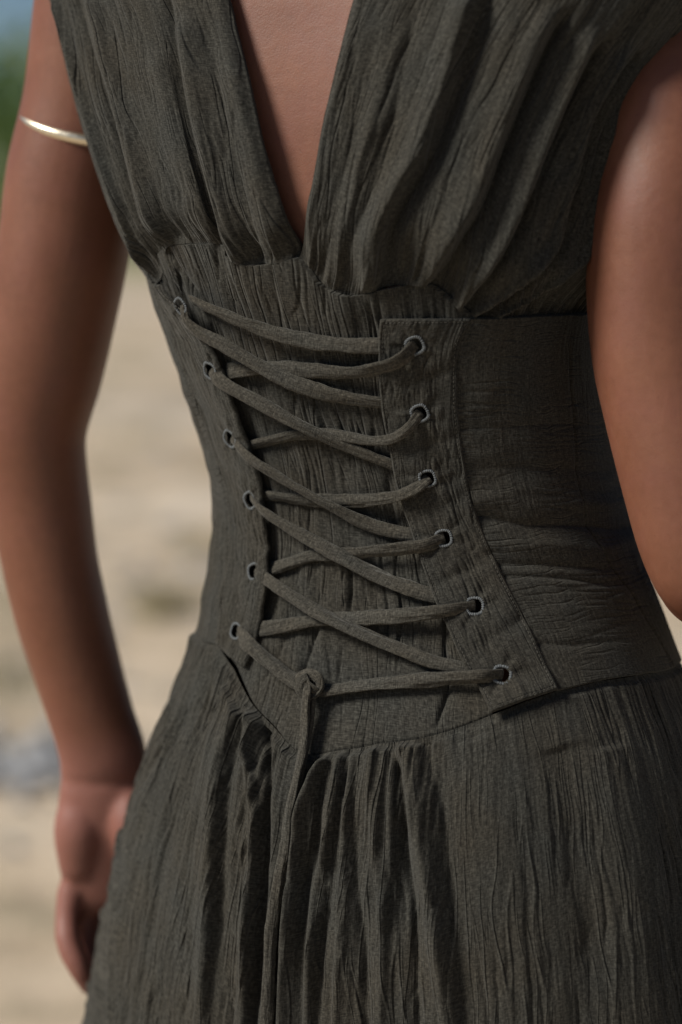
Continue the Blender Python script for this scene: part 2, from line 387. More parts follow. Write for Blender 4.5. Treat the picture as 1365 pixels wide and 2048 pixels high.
# ------------------------------------------------------------------ cloth relief
def crinkle(u, v, seed=0, lam=.0068, length=.075, amp=.0012):
    """gauze creases: narrow meandering furrows along v with soft ribs between; u, v in metres"""
    wu = u + .0044 * noise(u * 34, v * 16, seed + 1) + .0020 * noise(u * 90, v * 46, seed + 2)
    n1 = noise(wu / lam, v / length, seed + 3); n2 = noise(wu / (lam * .45), v / (length * .45), seed + 4); n3 = noise(wu / (lam * 2.6), v / (length * 1.6), seed + 5)
    patch = .6 + .4 * sstep(-.25, .3, noise(u * 22, v * 12, seed + 6)); gate = sstep(-.05, .25, noise(u * 48, v * 13, seed + 7))
    gate2 = sstep(-.05, .2, noise(u * 60, v * 22, seed + 8))
    f1 = -np.exp(-(np.abs(n1) / .10) ** 1.5) * gate; f2 = -np.exp(-(np.abs(n2) / .14) ** 1.5) * gate2
    return .88 * amp * patch * (1.3 * n1 + .9 * n2 + 1.0 * n3 + 1.9 * f1 + .95 * f2)
class Patch:
    """cloth laid over the torso between four edges (each a (t, z) path); s runs bottom/top, q left/right"""
    def __init__(p, bot, top, left, right, ns, nq):
        s, q = np.asarray(ns, float), np.asarray(nq, float)
        N = 400; sp = np.linspace(0, 1, N)
        ev = lambda c, x: np.stack([np.interp(x, sp, c[:, k]) for k in (0, 1)], -1)
        B, T, L, Rr = (resample(c, N) for c in (bot, top, left, right))
        b, t, l, r_ = ev(B, s)[None], ev(T, s)[None], ev(L, q)[:, None], ev(Rr, q)[:, None]
        S_, Q_ = s[None, :, None], q[:, None, None]
        c00, c10, c01, c11 = (L[0] + B[0]) / 2, (Rr[0] + B[-1]) / 2, (L[-1] + T[0]) / 2, (Rr[-1] + T[-1]) / 2
        G = (1 - Q_) * b + Q_ * t + (1 - S_) * l + S_ * r_ - ((1 - S_) * (1 - Q_) * c00 + S_ * (1 - Q_) * c10 + (1 - S_) * Q_ * c01 + S_ * Q_ * c11)
        p.t, p.z = G[..., 0], G[..., 1]; p.s, p.q = np.broadcast_to(s[None], p.t.shape), np.broadcast_to(q[:, None], p.t.shape)
        p.base = torso(p.t, p.z); p.n = tnormal(p.t, p.z); p.pix = project(p.base)
        du = np.linalg.norm(np.diff(p.base, axis=1), axis=-1); dv = np.linalg.norm(np.diff(p.base, axis=0), axis=-1)
        p.W = du.sum(1)[:, None]; p.H = dv.sum(0)[None, :]
        p.u = np.hstack([np.zeros((len(q), 1)), np.cumsum(du, 1)]); p.v = np.vstack([np.zeros((1, len(s))), np.cumsum(dv, 0)])
        p.um = p.s * float(np.median(p.W)); p.vm = p.q * float(np.median(p.H))
        p.h = np.zeros(p.t.shape)
    def find(p, px, py):
        f = ((CAM - p.base) * p.n).sum(-1) > -.1
        d = np.where(f, (p.pix[..., 0] - px) ** 2 + (p.pix[..., 1] - py) ** 2, 1e12); k = np.unravel_index(d.argmin(), d.shape)
        return p.s[k], p.q[k]
    def fold(p, pts, w, h, wr=None, horiz=False, fade=(.06, .06)):
        """a ridge (h > 0) or furrow (h < 0) along a photo polyline; w / wr = half widths (m) left and right of it"""
        sq = np.array([p.find(*x) for x in pts]); wr = wr or w
        if horiz:
            o = np.argsort(sq[:, 0]); k = np.interp(p.s, sq[o, 0], sq[o, 1]); d = (p.q - k) * p.H; x = p.s; lo, hi = sq[o[0], 0], sq[o[-1], 0]
        else:
            o = np.argsort(sq[:, 1]); xs_, ys_ = sq[o, 1], sq[o, 0]; keep = np.r_[True, np.diff(xs_) > 1e-4]
            k = smooth_curve(p.q, xs_[keep], ys_[keep]); d = (p.s - k) * p.W; x = p.q; lo, hi = xs_[0], xs_[-1]
        k_ = 2.0 if h > 0 else 1.35; g = np.where(d < 0, np.exp(-(np.abs(d) / w) ** k_), np.exp(-(np.abs(d) / wr) ** k_))
        e = sstep(lo - fade[0], lo + fade[0] * .5, x) * (1 - sstep(hi - fade[1] * .5, hi + fade[1], x))
        if lo < .02: e = 1 - sstep(hi - fade[1] * .5, hi + fade[1], x)
        p.h = p.h + h * g * e
    def points(p): return p.base + p.n * p.h[..., None]
    def build(p, name, mat, parent, edge='', thick=.0014, holes=()):
        P = p.points(); uv = np.stack([p.um, p.vm], -1)
        lo = P - p.n * thick
        if 'l' in edge: P = np.concatenate([lo[:, :1], P], 1); uv = np.concatenate([uv[:, :1] - [thick, 0], uv], 1)
        if 'r' in edge: P = np.concatenate([P, lo[:, -1:]], 1); uv = np.concatenate([uv, uv[:, -1:] + [thick, 0]], 1)
        if 'b' in edge: P = np.concatenate([P[:1] - (p.n[:1, :1] * thick), P], 0); uv = np.concatenate([uv[:1] - [0, thick], uv], 0)
        if 't' in edge: P = np.concatenate([P, P[-1:] - (p.n[-1:, :1] * thick)], 0); uv = np.concatenate([uv, uv[-1:] + [0, thick]], 0)
        Fq = grid_faces(*P.shape[:2]); V = P.reshape(-1, 3)
        if holes:
            c = V[Fq].mean(1); keep = np.ones(len(Fq), bool)
            for (x, r_) in holes: keep &= np.linalg.norm(c - x, axis=1) > r_
            Fq = Fq[keep]
        return mesh_obj(name, V, Fq, mat, parent, uv)
def lin(n, a=0.0, b=1.0): return np.linspace(a, b, n)

DRESS = thing('dress', 'dark olive crinkled gauze dress laced up the back', 'dress', (float(np.interp(.1, _zt, _ct)), 0, .08))
DRESS_INV = -np.array(DRESS.location)
class Shift:                                          # parts are modelled in world metres; the empty sits at the hem
    pass
def dress_part(o):
    o.matrix_parent_inverse.identity(); o.location = DRESS_INV; return o

# --- seams shared by neighbouring pieces
TOPL = [(340, 492), (440, 488), (456, 512), (500, 530), (560, 524), (597, 518)]
TOPR = [(597, 518), (640, 568), (690, 590), (740, 586), (775, 575), (850, 568), (900, 600), (942, 634)]
BOT = [(437, 1288), (470, 1340), (503, 1405), (547, 1452), (592, 1502), (632, 1511), (700, 1499), (762, 1487), (830, 1480), (900, 1462), (985, 1430)]
R_IN = [(985, 1430), (957, 1374), (930, 1330), (900, 1260), (866, 1180), (831, 1072), (803, 985), (785, 900), (767, 800), (762, 690), (765, 634)]
R_OUT = [(1112, 1383), (1085, 1318), (1050, 1240), (1000, 1140), (955, 1030), (931, 930), (920, 850), (915, 780), (919, 690), (942, 634)]
L_IN = [(492, 1336), (512, 1294), (532, 1240), (549, 1172), (549, 1100), (545, 1030), (535, 960), (515, 890), (490, 820), (462, 740), (430, 672), (396, 612), (372, 588), (350, 557)]
L_OUT = [(436, 1288), (444, 1240), (462, 1130), (466, 1050), (456, 970), (432, 900), (402, 810), (368, 720), (335, 630), (310, 566)]

# --- centre panel under the lacing
pl = [(437, 1288), (445, 1245), (466, 1143), (456, 1000), (428, 880), (385, 745), (335, 620), (304, 528)]
pr = [(985, 1430), (1000, 1330), (955, 1240), (900, 1130), (862, 1000), (848, 850), (850, 720), (942, 634)]
P = Patch(curve(BOT), curve([(304, 528), (318, 504)] + TOPL + TOPR[1:]), curve(pl), curve(pr), lin(440), lin(420))
P.h = (.4 + .6 * sstep(.10, .2, P.q)) * crinkle(P.t * .135, P.z, 11, .0072, .085, .0013) + .0012 * noise(P.t * .135 * 70, P.z * 10, 3)
P.um, P.vm = P.t * .135, P.z
P.h += -.003 * (1 - sstep(.05, .45, P.s))
for f in ([(700, 1140), (702, 1180), (698, 1215)], .0022, -.006, .0012), ([(775, 960), (790, 1050), (800, 1120)], .003, -.004), \
         ([(890, 1240), (893, 1330), (880, 1430)], .0022, -.004), ([(640, 1235), (615, 1310), (600, 1350)], .0022, -.004), \
         ([(715, 950), (745, 1040), (700, 1200)], .005, .002), ([(610, 1120), (640, 1260), (655, 1330)], .004, .0016), \
         ([(520, 1370), (560, 1300), (575, 1240)], .003, -.002), ([(560, 870), (600, 960), (620, 1060)], .004, -.0016), \
         ([(432, 500), (440, 560), (470, 600)], .0016, -.0016), ([(330, 500), (360, 545), (400, 605)], .004, -.004), ([(597, 520), (600, 560), (598, 615)], .0010, -.0016, .004):
    P.fold(f[0], f[1], f[2], f[3] if len(f) > 3 else None)
P.h += .0022 * sstep(.86, .985, P.q) - .0012 * np.exp(-((P.q) * P.H / .0012) ** 2)
dress_part(P.build('back_panel', M_cloth, DRESS, edge='t', thick=.0030))

# --- corset sides, wrapping round to the front
def column_spread(n_fine, n_coarse, cut): return np.r_[lin(n_fine, 0, cut), lin(n_coarse + 1, cut, 1)[1:]]
zr_b = locate(1345, 1338)[1]; zr_t = locate(1190, 636)[1]
rb = [(1112, 1383), (1200, 1362), (1280, 1350), (1342, 1336), ('t', 120, zr_b), ('t', 182, zr_b)]
rt = [(942, 634), (1000, 634), (1080, 630), (1160, 628), ('t', 120, zr_t), ('t', 182, zr_t)]
P = Patch(curve(rb), curve(rt), curve(R_OUT), curve([('t', 182, zr_b), ('t', 182, (zr_b + zr_t) / 2), ('t', 182, zr_t)]), column_spread(300, 40, .50), lin(430))
P.h = .0042 + .2 * crinkle(P.um, P.vm, 31, .006, .05, .0010)
tens = noise(P.um * 9, P.vm * 75 + 3 * noise(P.um * 12, P.vm * 10, 8), 41); tens2 = noise(P.um * 14, P.vm * 170, 42)
mid = sstep(.02, .2, P.q) * (1 - sstep(.72, .95, P.q))
P.h += mid * (.0012 * tens - .0007 * np.exp(-(tens2 / .1) ** 2) * sstep(-.1, .3, noise(P.um * 16, P.vm * 25, 43)))
for pts, wd, hh in (([(925, 848), (1010, 852), (1120, 848)], .0045, -.0012), ([(932, 938), (1050, 932), (1200, 945)], .005, -.0018),
                    ([(955, 1030), (1050, 1052), (1150, 1052), (1240, 1058)], .004, -.0034), ([(1010, 1128), (1100, 1132), (1200, 1140)], .003, -.0022),
                    ([(1020, 1152), (1120, 1158), (1200, 1170)], .002, -.0018), ([(1085, 1288), (1140, 1292), (1190, 1288)], .0025, -.0016),
                    ([(950, 1000), (1080, 1010), (1220, 1010)], .006, .0015), ([(985, 1090), (1100, 1092), (1200, 1100)], .005, .0015)):
    P.fold(pts, wd, hh, horiz=True, fade=(.05, .12))
P.fold([(1335, 1332), (1262, 1205), (1192, 1098), (1166, 1040), (1150, 960), (1140, 840), (1130, 700)], .0010, -.0012)
dress_part(P.build('corset_panel', M_corset, DRESS, edge='bt', thick=.0035))
CORSET_R = P
zl_b = locate(400, 1272)[1]; zl_t = locate(300, 552)[1]
P = Patch(curve([('t', -182, zl_b), ('t', -130, zl_b), (402, 1272), (437, 1288)]), curve([('t', -182, zl_t), ('t', -130, zl_t), (300, 550), (312, 562)]),
          curve([('t', -182, zl_b), ('t', -182, (zl_b + zl_t) / 2), ('t', -182, zl_t)]), curve(L_OUT), 1 - column_spread(130, 50, .4)[::-1], lin(420))
P.h = .0014 + .0016 * sstep(0, .12, P.q) * (1 - .6 * sstep(.93, 1, P.q)) + .8 * crinkle(P.um, P.vm, 33, .006, .05, .0010) + .0018 * noise(P.um * 12, P.vm * 60, 44) * sstep(0, .1, P.q) * (1 - sstep(.9, 1, P.q))
dress_part(P.build('corset_panel', M_corset, DRESS, edge='bt', thick=.0015))

# --- eyelet plackets
EYE_L = [(364, 606), (419, 742), (459, 878), (499, 1001), (507, 1143), (471, 1262)]
EYE_R = [(830, 692), (840, 827), (856, 957), (888, 1077), (950, 1213), (1005, 1349)]
def stitch_line(name, P3, N3, parent, step=.0028, length=.0017, rad=.00022):
    """dashes of sewing thread along a line, slightly proud of the cloth"""
    L = np.r_[0, np.cumsum(np.linalg.norm(np.diff(P3, axis=0), axis=1))]; V, Fc = [], []
    for d in np.arange(.001, L[-1] - length, step):
        e = np.array([[np.interp(x, L, P3[:, k]) for k in range(3)] for x in (d, d + length)])
        nn = np.array([np.interp(d, L, N3[:, k]) for k in range(3)]); tt = unit(e[1] - e[0]); bb = np.cross(tt, nn)
        j = len(V)
        for x in (e[0], (e[0] + e[1]) / 2 + nn * rad * .8, e[1]):
            V += [x + bb * rad - nn * rad, x + nn * rad * 1.1, x - bb * rad - nn * rad]
        for k in (0, 3):
            for a, b in ((0, 1), (1, 2)): Fc.append([j + k + a, j + k + b, j + k + 3 + b, j + k + 3 + a])
    o = mesh_obj(name, np.array(V), np.array(Fc), M_stitch, parent); o['kind'] = 'stuff'; return o
def eyelet(parent, c, n, up, r0, r1, seed):
    """hand-stitched buttonhole ring: a torus of radial thread loops"""
    rg = np.random.default_rng(seed); x = unit(np.cross(up, n)); y = np.cross(n, x)
    A, B = 156, 10; a = np.linspace(0, 2 * math.pi, A, endpoint=False)[:, None]; b = np.linspace(0, 2 * math.pi, B, endpoint=False)[None]
    k = 26; lump = 1 + .20 * np.cos(k * a + .5 * np.sin(b)) + .12 * noise(a * 9, b * 0 + seed, 3)
    rm, rt_ = (r0 + r1) / 2, (r1 - r0) / 2
    ragged = .35 * rt_ * noise(a * 7.0, b * 0 + seed * 1.3, 5) * (np.cos(b) > 0)
    rad = rm + rt_ * np.cos(b) * lump + ragged; hh = .62 * rt_ * np.sin(b) * lump
    oval = 1 + .10 * np.cos(2 * a + seed)
    V = c + (rad * np.cos(a) * oval)[..., None] * x + (rad * np.sin(a) / oval)[..., None] * y + hh[..., None] * n
    Fq = grid_faces(A, B, True); Fq = np.vstack([Fq, [[(A - 1) * B + j, (A - 1) * B + (j + 1) % B, (j + 1) % B, j] for j in range(B)]])
    mesh_obj('eyelet', V, Fq, M_thread, parent)
NQ = 480
def placket(inner_first, bot, top, left, right, eyes, h0, seed, side):
    P = Patch(curve(bot), curve(top), curve(left), curve(right), lin(96), lin(NQ))
    ds = np.minimum(P.s, 1 - P.s) * P.W; dq = np.minimum(P.q, 1 - P.q) * P.H; d = np.minimum(ds, dq)
    P.h = h0(P.s, P.q) + 1.0 * crinkle(P.um, P.vm, seed, .006, .035, .0008) + .0011 * noise(P.um * 60, P.vm * 45, seed + 1)
    P.h -= .0013 * (1 - sstep(0, .0012, d)) + .0005 * np.exp(-((d - .0024) / .0006) ** 2)
    cs = []
    for i in range(5):                               # the cloth puckers between the lace holes
        x = [(eyes[i][k] + eyes[i + 1][k]) / 2 for k in (0, 1)]
        s0, q0 = P.find(*x); slope = .012 if side == 'r' else -.006
        dd = (P.q - q0 - slope * (P.s - .5) / .12 * .5) * P.H; amp = [.0014, .0012, .0014, .0028, .0016][i]
        P.h -= amp * np.exp(-(dd / .0045) ** 2) * (.4 + .6 * sstep(.1, .6, P.s)) * (.7 + .8 * noise(P.um * 50, P.vm * 90, seed + 4))
    pts = P.points(); holes = []
    for e in eyes:
        dd = (P.pix[..., 0] - e[0]) ** 2 + (P.pix[..., 1] - e[1]) ** 2
        # the hole sits where the raised cloth, not the torso, is seen at that pixel
        pp = project(pts); dd = np.where(((CAM - P.base) * P.n).sum(-1) > 0, (pp[..., 0] - e[0]) ** 2 + (pp[..., 1] - e[1]) ** 2, 1e12)
        k = np.unravel_index(dd.argmin(), dd.shape); holes.append(k)
    hr = .0046
    for k in holes:                                   # dimple towards each hole
        dd = np.linalg.norm(pts - pts[k], axis=-1); rel = pts - pts[k]; an = np.arctan2(rel[..., 2], (rel * unit(np.cross(P.n[k], [0, 0, 1.0]))).sum(-1)); P.h += -.0010 * np.exp(-(dd / .0085) ** 2) + .0007 * np.cos(6 * an + k[0] + 2 * noise(an * 2, an * 0, seed)) * np.exp(-((dd - .0115) / .0055) ** 2)
    pts = P.points()
    o = dress_part(P.build('eyelet_placket', M_band, DRESS, edge='lrbt', thick=.0016, holes=[(pts[k], hr) for k in holes]))
    for i, k in enumerate(holes):
        up = unit(P.base[min(k[0] + 1, NQ - 1), k[1]] - P.base[k[0] - 1, k[1]])
        eyelet(o, pts[k] + P.n[k] * .0006, P.n[k], up, .0047, .0066, seed + i)
    for col, off in ((1, .0024), (0, .0024)):
        j = int(np.abs((P.s[240] - col) * P.W[240] + (off if col else -off)).argmin())
        stitch_line('stitching', pts[6:-6, j] + P.n[6:-6, j] * .0004, P.n[6:-6, j], o)
    i = NQ - 1 - int(.0024 / float(np.median(P.H)) * NQ)
    for row in (i, NQ - 1 - i): stitch_line('stitching', pts[row, 4:-4] + P.n[row, 4:-4] * .0004, P.n[row, 4:-4], o)
    return P, [(pts[k], P.n[k]) for k in holes]
PR, HOLES_R = placket(True, [(985, 1430), (1050, 1405), (1112, 1383)], [(765, 634), (850, 633), (942, 634)], R_IN, R_OUT, EYE_R,
                      lambda s, q: .0058 + .0012 * (1 - s) + .0035 * (1 - sstep(0, .07, q)), 51, 'r')
PL, HOLES_L = placket(False, [(436, 1288), (462, 1314), (492, 1336)], [(310, 566), (330, 562), (350, 557)], L_OUT, L_IN, EYE_L,
                      lambda s, q: .0034 + .0062 * sstep(.15, 1, s) * sstep(.04, .2, q) + .0050 * s * sstep(.78, .97, q), 61, 'l')

# --- gathered bodice halves
VL = [(597, 518), (590, 480), (560, 385), (530, 280), (500, 150), (476, 60), (458, -10), (440, -90)]
VR = [(597, 518), (606, 470), (628, 350), (650, 220), (675, 110), (706, -5), (738, -90)]
zt = locate(700, -90)[1]; zs = locate(300, 540)[1]
P = Patch(curve([('t', -182, zl_t - .015), ('t', -130, zl_t - .014), (308, 570), (324, 520)] + TOPL), curve([('t', -178, zt), ('t', -125, zt + .002), (96, -85), (200, -75), (330, -88), (440, -90)]),
          curve([('t', -182, zl_t - .015), ('t', -182, zl_t + .1), ('t', -178, zt)]), curve(VL), 1 - column_spread(420, 40, .62)[::-1], lin(350))
P.h = -.0006 + .0068 * sstep(0, .13, P.q) + .9 * crinkle(P.um, P.vm, 71, .0078, .085, .0012) * sstep(0, .02, P.q)
gath = 1 - sstep(.03, .28, P.q)
P.h += gath * sstep(0, .03, P.q) * (.0070 * (.22 - np.abs(noise(P.um * 85, P.vm * 7, 72))) + .0042 * (.2 - np.abs(noise(P.um * 180, P.vm * 11, 73))))
P.h += .0022 * noise(P.um * 42, P.vm * 5, 74) * sstep(.05, .3, P.q)
for f in (([(318, 500), (275, 390), (228, 220), (190, 90), (165, 0)], .006, -0.0087, .004), ([(332, 470), (290, 330), (250, 190), (215, 60), (200, 0)], .008, 0.0072, .007),
          ([(300, 520), (255, 390), (205, 240), (160, 90), (135, 0)], .006, 0.0072, .004),
          ([(452, 505), (432, 420), (400, 300), (372, 180), (352, 60), (345, 0)], .004, -0.0070, .003), ([(470, 515), (452, 420), (420, 300), (395, 180), (378, 60)], .006, 0.0052, .006),
          ([(430, 470), (410, 400), (360, 260), (330, 120)], .009, 0.0041, .006), ([(520, 520), (510, 440), (480, 330), (450, 200), (425, 60)], .004, -0.0038),
          ([(545, 515), (530, 430), (500, 300), (465, 120)], .006, 0.0029)):
    P.fold(*f)
e = (1 - P.s) * P.W
P.h += -.0035 * (1 - sstep(0, .0035, e)) + .0008 * np.exp(-((e - .005) / .002) ** 2) - .0006 * np.exp(-((e - .0095) / .0007) ** 2)
dress_part(P.build('bodice', M_cloth, DRESS, edge='r', thick=.0025))
P = Patch(curve(TOPR + [(1000, 640), (1080, 634), (1160, 630), ('t', 120, zr_t), ('t', 182, zr_t)]),
          curve([(738, -90), (900, -105), (1080, -100), (1250, -60), (1385, 30), ('t', 116, zt - .10), ('t', 182, zt - .03)]),
          curve(VR), curve([('t', 182, zr_t), ('t', 182, zr_t + .1), ('t', 182, zt - .03)]), column_spread(560, 34, .70), lin(370))
vis = 1 - sstep(.62, .8, P.s)
P.h = -.0006 + .9 * crinkle(P.um, P.vm, 81, .0078, .085, .0012) * sstep(0, .02, P.q)
puff = sstep(.0, .20, P.q) * (1 - .55 * sstep(.12, .75, P.q))
P.h += puff * (.006 + .014 * sstep(.03, .28, P.s) * (1 - sstep(.55, .75, P.s)))
gath = 1 - sstep(.04, .30, P.q)
P.h += gath * sstep(0, .03, P.q) * (.0075 * (.22 - np.abs(noise(P.um * 75, P.vm * 7, 82))) + .0045 * (.2 - np.abs(noise(P.um * 160, P.vm * 11, 83))))
P.h += .0028 * noise(P.um * 36, P.vm * 4.5, 84) * sstep(.05, .3, P.q)
for f in (([(752, 560), (760, 470), (800, 375), (850, 290), (885, 190), (915, 90), (945, 0)], .012, 0.0108, .005),
          ([(775, 560), (785, 470), (830, 375), (878, 290), (915, 190), (945, 90), (975, 0)], .006, -0.0102, .008),
          ([(845, 575), (890, 490), (945, 390), (990, 280), (1040, 160), (1095, 40)], .012, 0.0078, .004),
          ([(870, 580), (915, 490), (968, 395), (1015, 280), (1062, 170), (1118, 50)], .005, -0.0090, .006),
          ([(920, 615), (960, 530), (1010, 430), (1060, 320), (1110, 210), (1170, 80)], .009, 0.0072, .004),
          ([(935, 622), (980, 530), (1032, 430), (1082, 320), (1135, 210), (1195, 90)], .005, -0.0084, .006),
          ([(950, 630), (1020, 560), (1085, 450), (1125, 330), (1165, 220), (1230, 110)], .008, 0.0066, .004),
          ([(965, 632), (1045, 560), (1105, 450), (1145, 330), (1190, 220), (1260, 110)], .005, -0.0072, .006),
          ([(1000, 630), (1060, 585), (1130, 480), (1165, 360), (1205, 240)], .006, 0.0048, .004),
          ([(700, 575), (705, 500), (740, 400), (775, 280), (805, 150), (830, 20)], .006, -0.0036, .006),
          ([(640, 545), (660, 470), (690, 350), (720, 220), (750, 90)], .006, -0.0026), ([(670, 560), (685, 480), (712, 380), (745, 250)], .007, 0.0026)):
    P.fold(f[0], f[1] * .78, f[2], *([f[3] * .78] if len(f) > 3 else []))
e = P.s * P.W
P.h += -.0045 * (1 - sstep(0, .0040, e)) * sstep(0, .03, P.q) + .0008 * np.exp(-((e - .005) / .002) ** 2)
P.h = np.maximum(P.h, -.0015 + .2 * P.h)
BODICE_R = P
Pts = P.points(); uv = np.stack([P.um, P.vm], -1)
Fq = grid_faces(*P.t.shape)
o = mesh_obj('bodice', Pts, Fq, M_cloth, DRESS, uv); dress_part(o)

# --- skirt: one flared tube from the waist seam to the hem
N1 = 800
tl, trr = R(-118), R(104)
seam = curve([(402, 1272)] + BOT + [(1050, 1404), (1112, 1383), (1200, 1362), (1280, 1350), (1342, 1336)])
o_ = np.argsort(seam[:, 0]); seam = seam[o_]
tt = np.r_[np.linspace(tl, trr, N1), np.linspace(trr, tl + 2 * math.pi, 72)[1:-1]]
zs_ = np.interp(tt, np.r_[seam[:, 0], R(360 - 118)], np.r_[seam[:, 1], seam[0, 1]])
zs_ = np.where(tt < seam[0, 0], seam[0, 1], zs_)
zs_sm = zs_
rows = np.r_[lin(400, 0, 1), lin(40, 1, 2)[1:]]
ZB = .695
Zg = np.where(rows[:, None] <= 1, zs_sm[None] + (ZB - zs_sm[None]) * rows[:, None], ZB + (.09 - ZB) * (rows[:, None] - 1))
Tg = np.broadcast_to(tt[None], Zg.shape)
class Skirt(Patch):
    def __init__(p):
        p.t, p.z = Tg, Zg; p.base = torso(Tg, Zg); p.n = tnormal(Tg, Zg); p.pix = project(p.base)
        ref = torso(tt, np.full_like(tt, .95)); u_ = np.r_[0, np.cumsum(np.linalg.norm(np.diff(ref, axis=0), axis=1))]
        p.um = np.broadcast_to(u_[None], Zg.shape); p.vm = zs_sm[None] - Zg
        p.s = p.um / u_[-1]; p.q = np.broadcast_to(rows[:, None] / 2, Zg.shape)
        p.W = np.linalg.norm(np.diff(p.base, axis=1), axis=-1).sum(1)[:, None]; p.H = p.vm[-1:]; p.h = np.zeros(Tg.shape)
P = Skirt()
dv = P.vm
grow = sstep(0, .007, dv)
left = 1 - sstep(.10, .2, P.um)                        # the hip on the left is the most crumpled
pxm = P.pix[..., 0]
ga = sstep(440, 520, pxm) * (1 - sstep(840, 930, pxm)) * (np.abs(P.t) < 2)
right_ = sstep(860, 990, P.pix[..., 0]) * (np.abs(P.t) < 2)
cr_long = crinkle(P.um, dv, 101, .0082, .17, .0011); cr_short = (1.05 + 2.0 * left) * crinkle(P.um + .30 * dv * left, dv * (1 + .5 * left), 91, .0066, .07, .0014)
P.h = .0004 + grow * (.0020 + .0022 * ga * (1 - sstep(.02, .09, dv)) + cr_short * (1 - right_) + cr_long * right_)
g0 = seam[0, 0]
P.h += ga * sstep(0, .005, dv) * (1 - .6 * sstep(.04, .2, dv)) * (.0072 * (.22 - np.abs(noise(P.um * 62 + .6 * noise(P.um * 9, dv * 20, 97), dv * 7, 92))) + .0060 * (.2 - np.abs(noise(P.um * 140, dv * 10, 93))))
P.h += .003 * noise(P.um * 26, dv * 4, 94) * sstep(.02, .12, dv) + .010 * noise(P.um * 14, dv * 1.2, 95) * sstep(.25, .6, dv)
SK = [([(482, 1425), (458, 1500), (442, 1600), (433, 1750), (425, 1900), (415, 2060)], .012, 0.0086, .0042),
      ([(500, 1455), (470, 1520), (456, 1580), (452, 1700), (446, 1850)], .003, -0.0052, .007),
      ([(515, 1440), (506, 1500), (514, 1560), (519, 1650), (512, 1750), (503, 1850), (494, 2060)], .009, 0.0086, .004),
      ([(536, 1462), (538, 1540), (538, 1620), (534, 1720), (525, 1800), (518, 1900), (510, 2060)], .004, -0.0144, .006),
      ([(575, 1500), (565, 1560), (556, 1640), (552, 1740), (540, 1850), (530, 2060)], .006, 0.0023, .005),
      ([(640, 1515), (612, 1560), (588, 1646), (576, 1764), (558, 1881), (546, 2060)], .004, -0.0098, .0035),
      ([(660, 1512), (632, 1560), (606, 1640), (590, 1764), (580, 1866), (565, 2060)], .005, 0.0092, .007),
      ([(668, 1512), (655, 1560), (640, 1650), (620, 1764), (606, 1866), (602, 2060)], .004, -0.0057, .004),
      ([(690, 1506), (678, 1580), (658, 1676), (635, 1793), (623, 1910), (615, 2060)], .005, 0.0067, .005),
      ([(702, 1503), (694, 1560), (681, 1617), (664, 1764), (649, 1881), (632, 2060)], .0035, -0.0075, .004),
      ([(716, 1500), (708, 1570), (694, 1676), (692, 1793), (682, 1940), (676, 2060)], .004, 0.0071, .008),
      ([(730, 1498), (718, 1580), (712, 1660), (717, 1764), (731, 1881), (738, 2060)], .0045, -0.0071, .005),
      ([(752, 1494), (752, 1560), (760, 1705), (772, 1881), (768, 2060)], .006, 0.0057, .007),
      ([(790, 1490), (806, 1560), (813, 1640), (815, 1700), (831, 1838), (838, 2060)], .005, -0.0103, .004),
      ([(812, 1486), (822, 1540), (838, 1643), (866, 1790), (892, 1984), (900, 2060)], .009, 0.0098, .010),
      ([(850, 1480), (868, 1540), (890, 1643), (903, 1790), (922, 1936), (935, 2060)], .006, -0.0063, .010),
      ([(960, 1480), (1000, 1650), (1020, 1850), (1040, 2060)], .018, 0.0023, .018), ([(1120, 1500), (1160, 1700), (1180, 2060)], .014, -0.0029, .014),
      ([(1215, 1500), (1250, 1700), (1280, 2060)], .014, 0.0023, .014), ([(380, 1420), (350, 1560), (330, 1700), (300, 1900)], .012, -0.0025, .012),
      ([(420, 1340), (405, 1420), (395, 1500)], .005, -0.0023), ([(460, 1380), (440, 1450), (415, 1560)], .005, 0.0034)]
for i, f in enumerate(SK):
    if 1 <= i <= 15: f = (f[0], f[1] * .74, f[2] * (.88 if f[2] > 0 else .72), f[3] * .74)
    P.fold(*f, fade=(.006, .3))
P.h = np.where(dv < .004, np.maximum(P.h, -.001), P.h); P.h = P.h * sstep(-.001, .006, dv) + .0004
Pts = P.points(); Fq = grid_faces(*P.t.shape, wrap=True)
dress_part(mesh_obj('skirt', Pts, Fq, M_cloth, DRESS, np.stack([P.um + .30 * dv * left, P.vm], -1)))
SKIRT = P

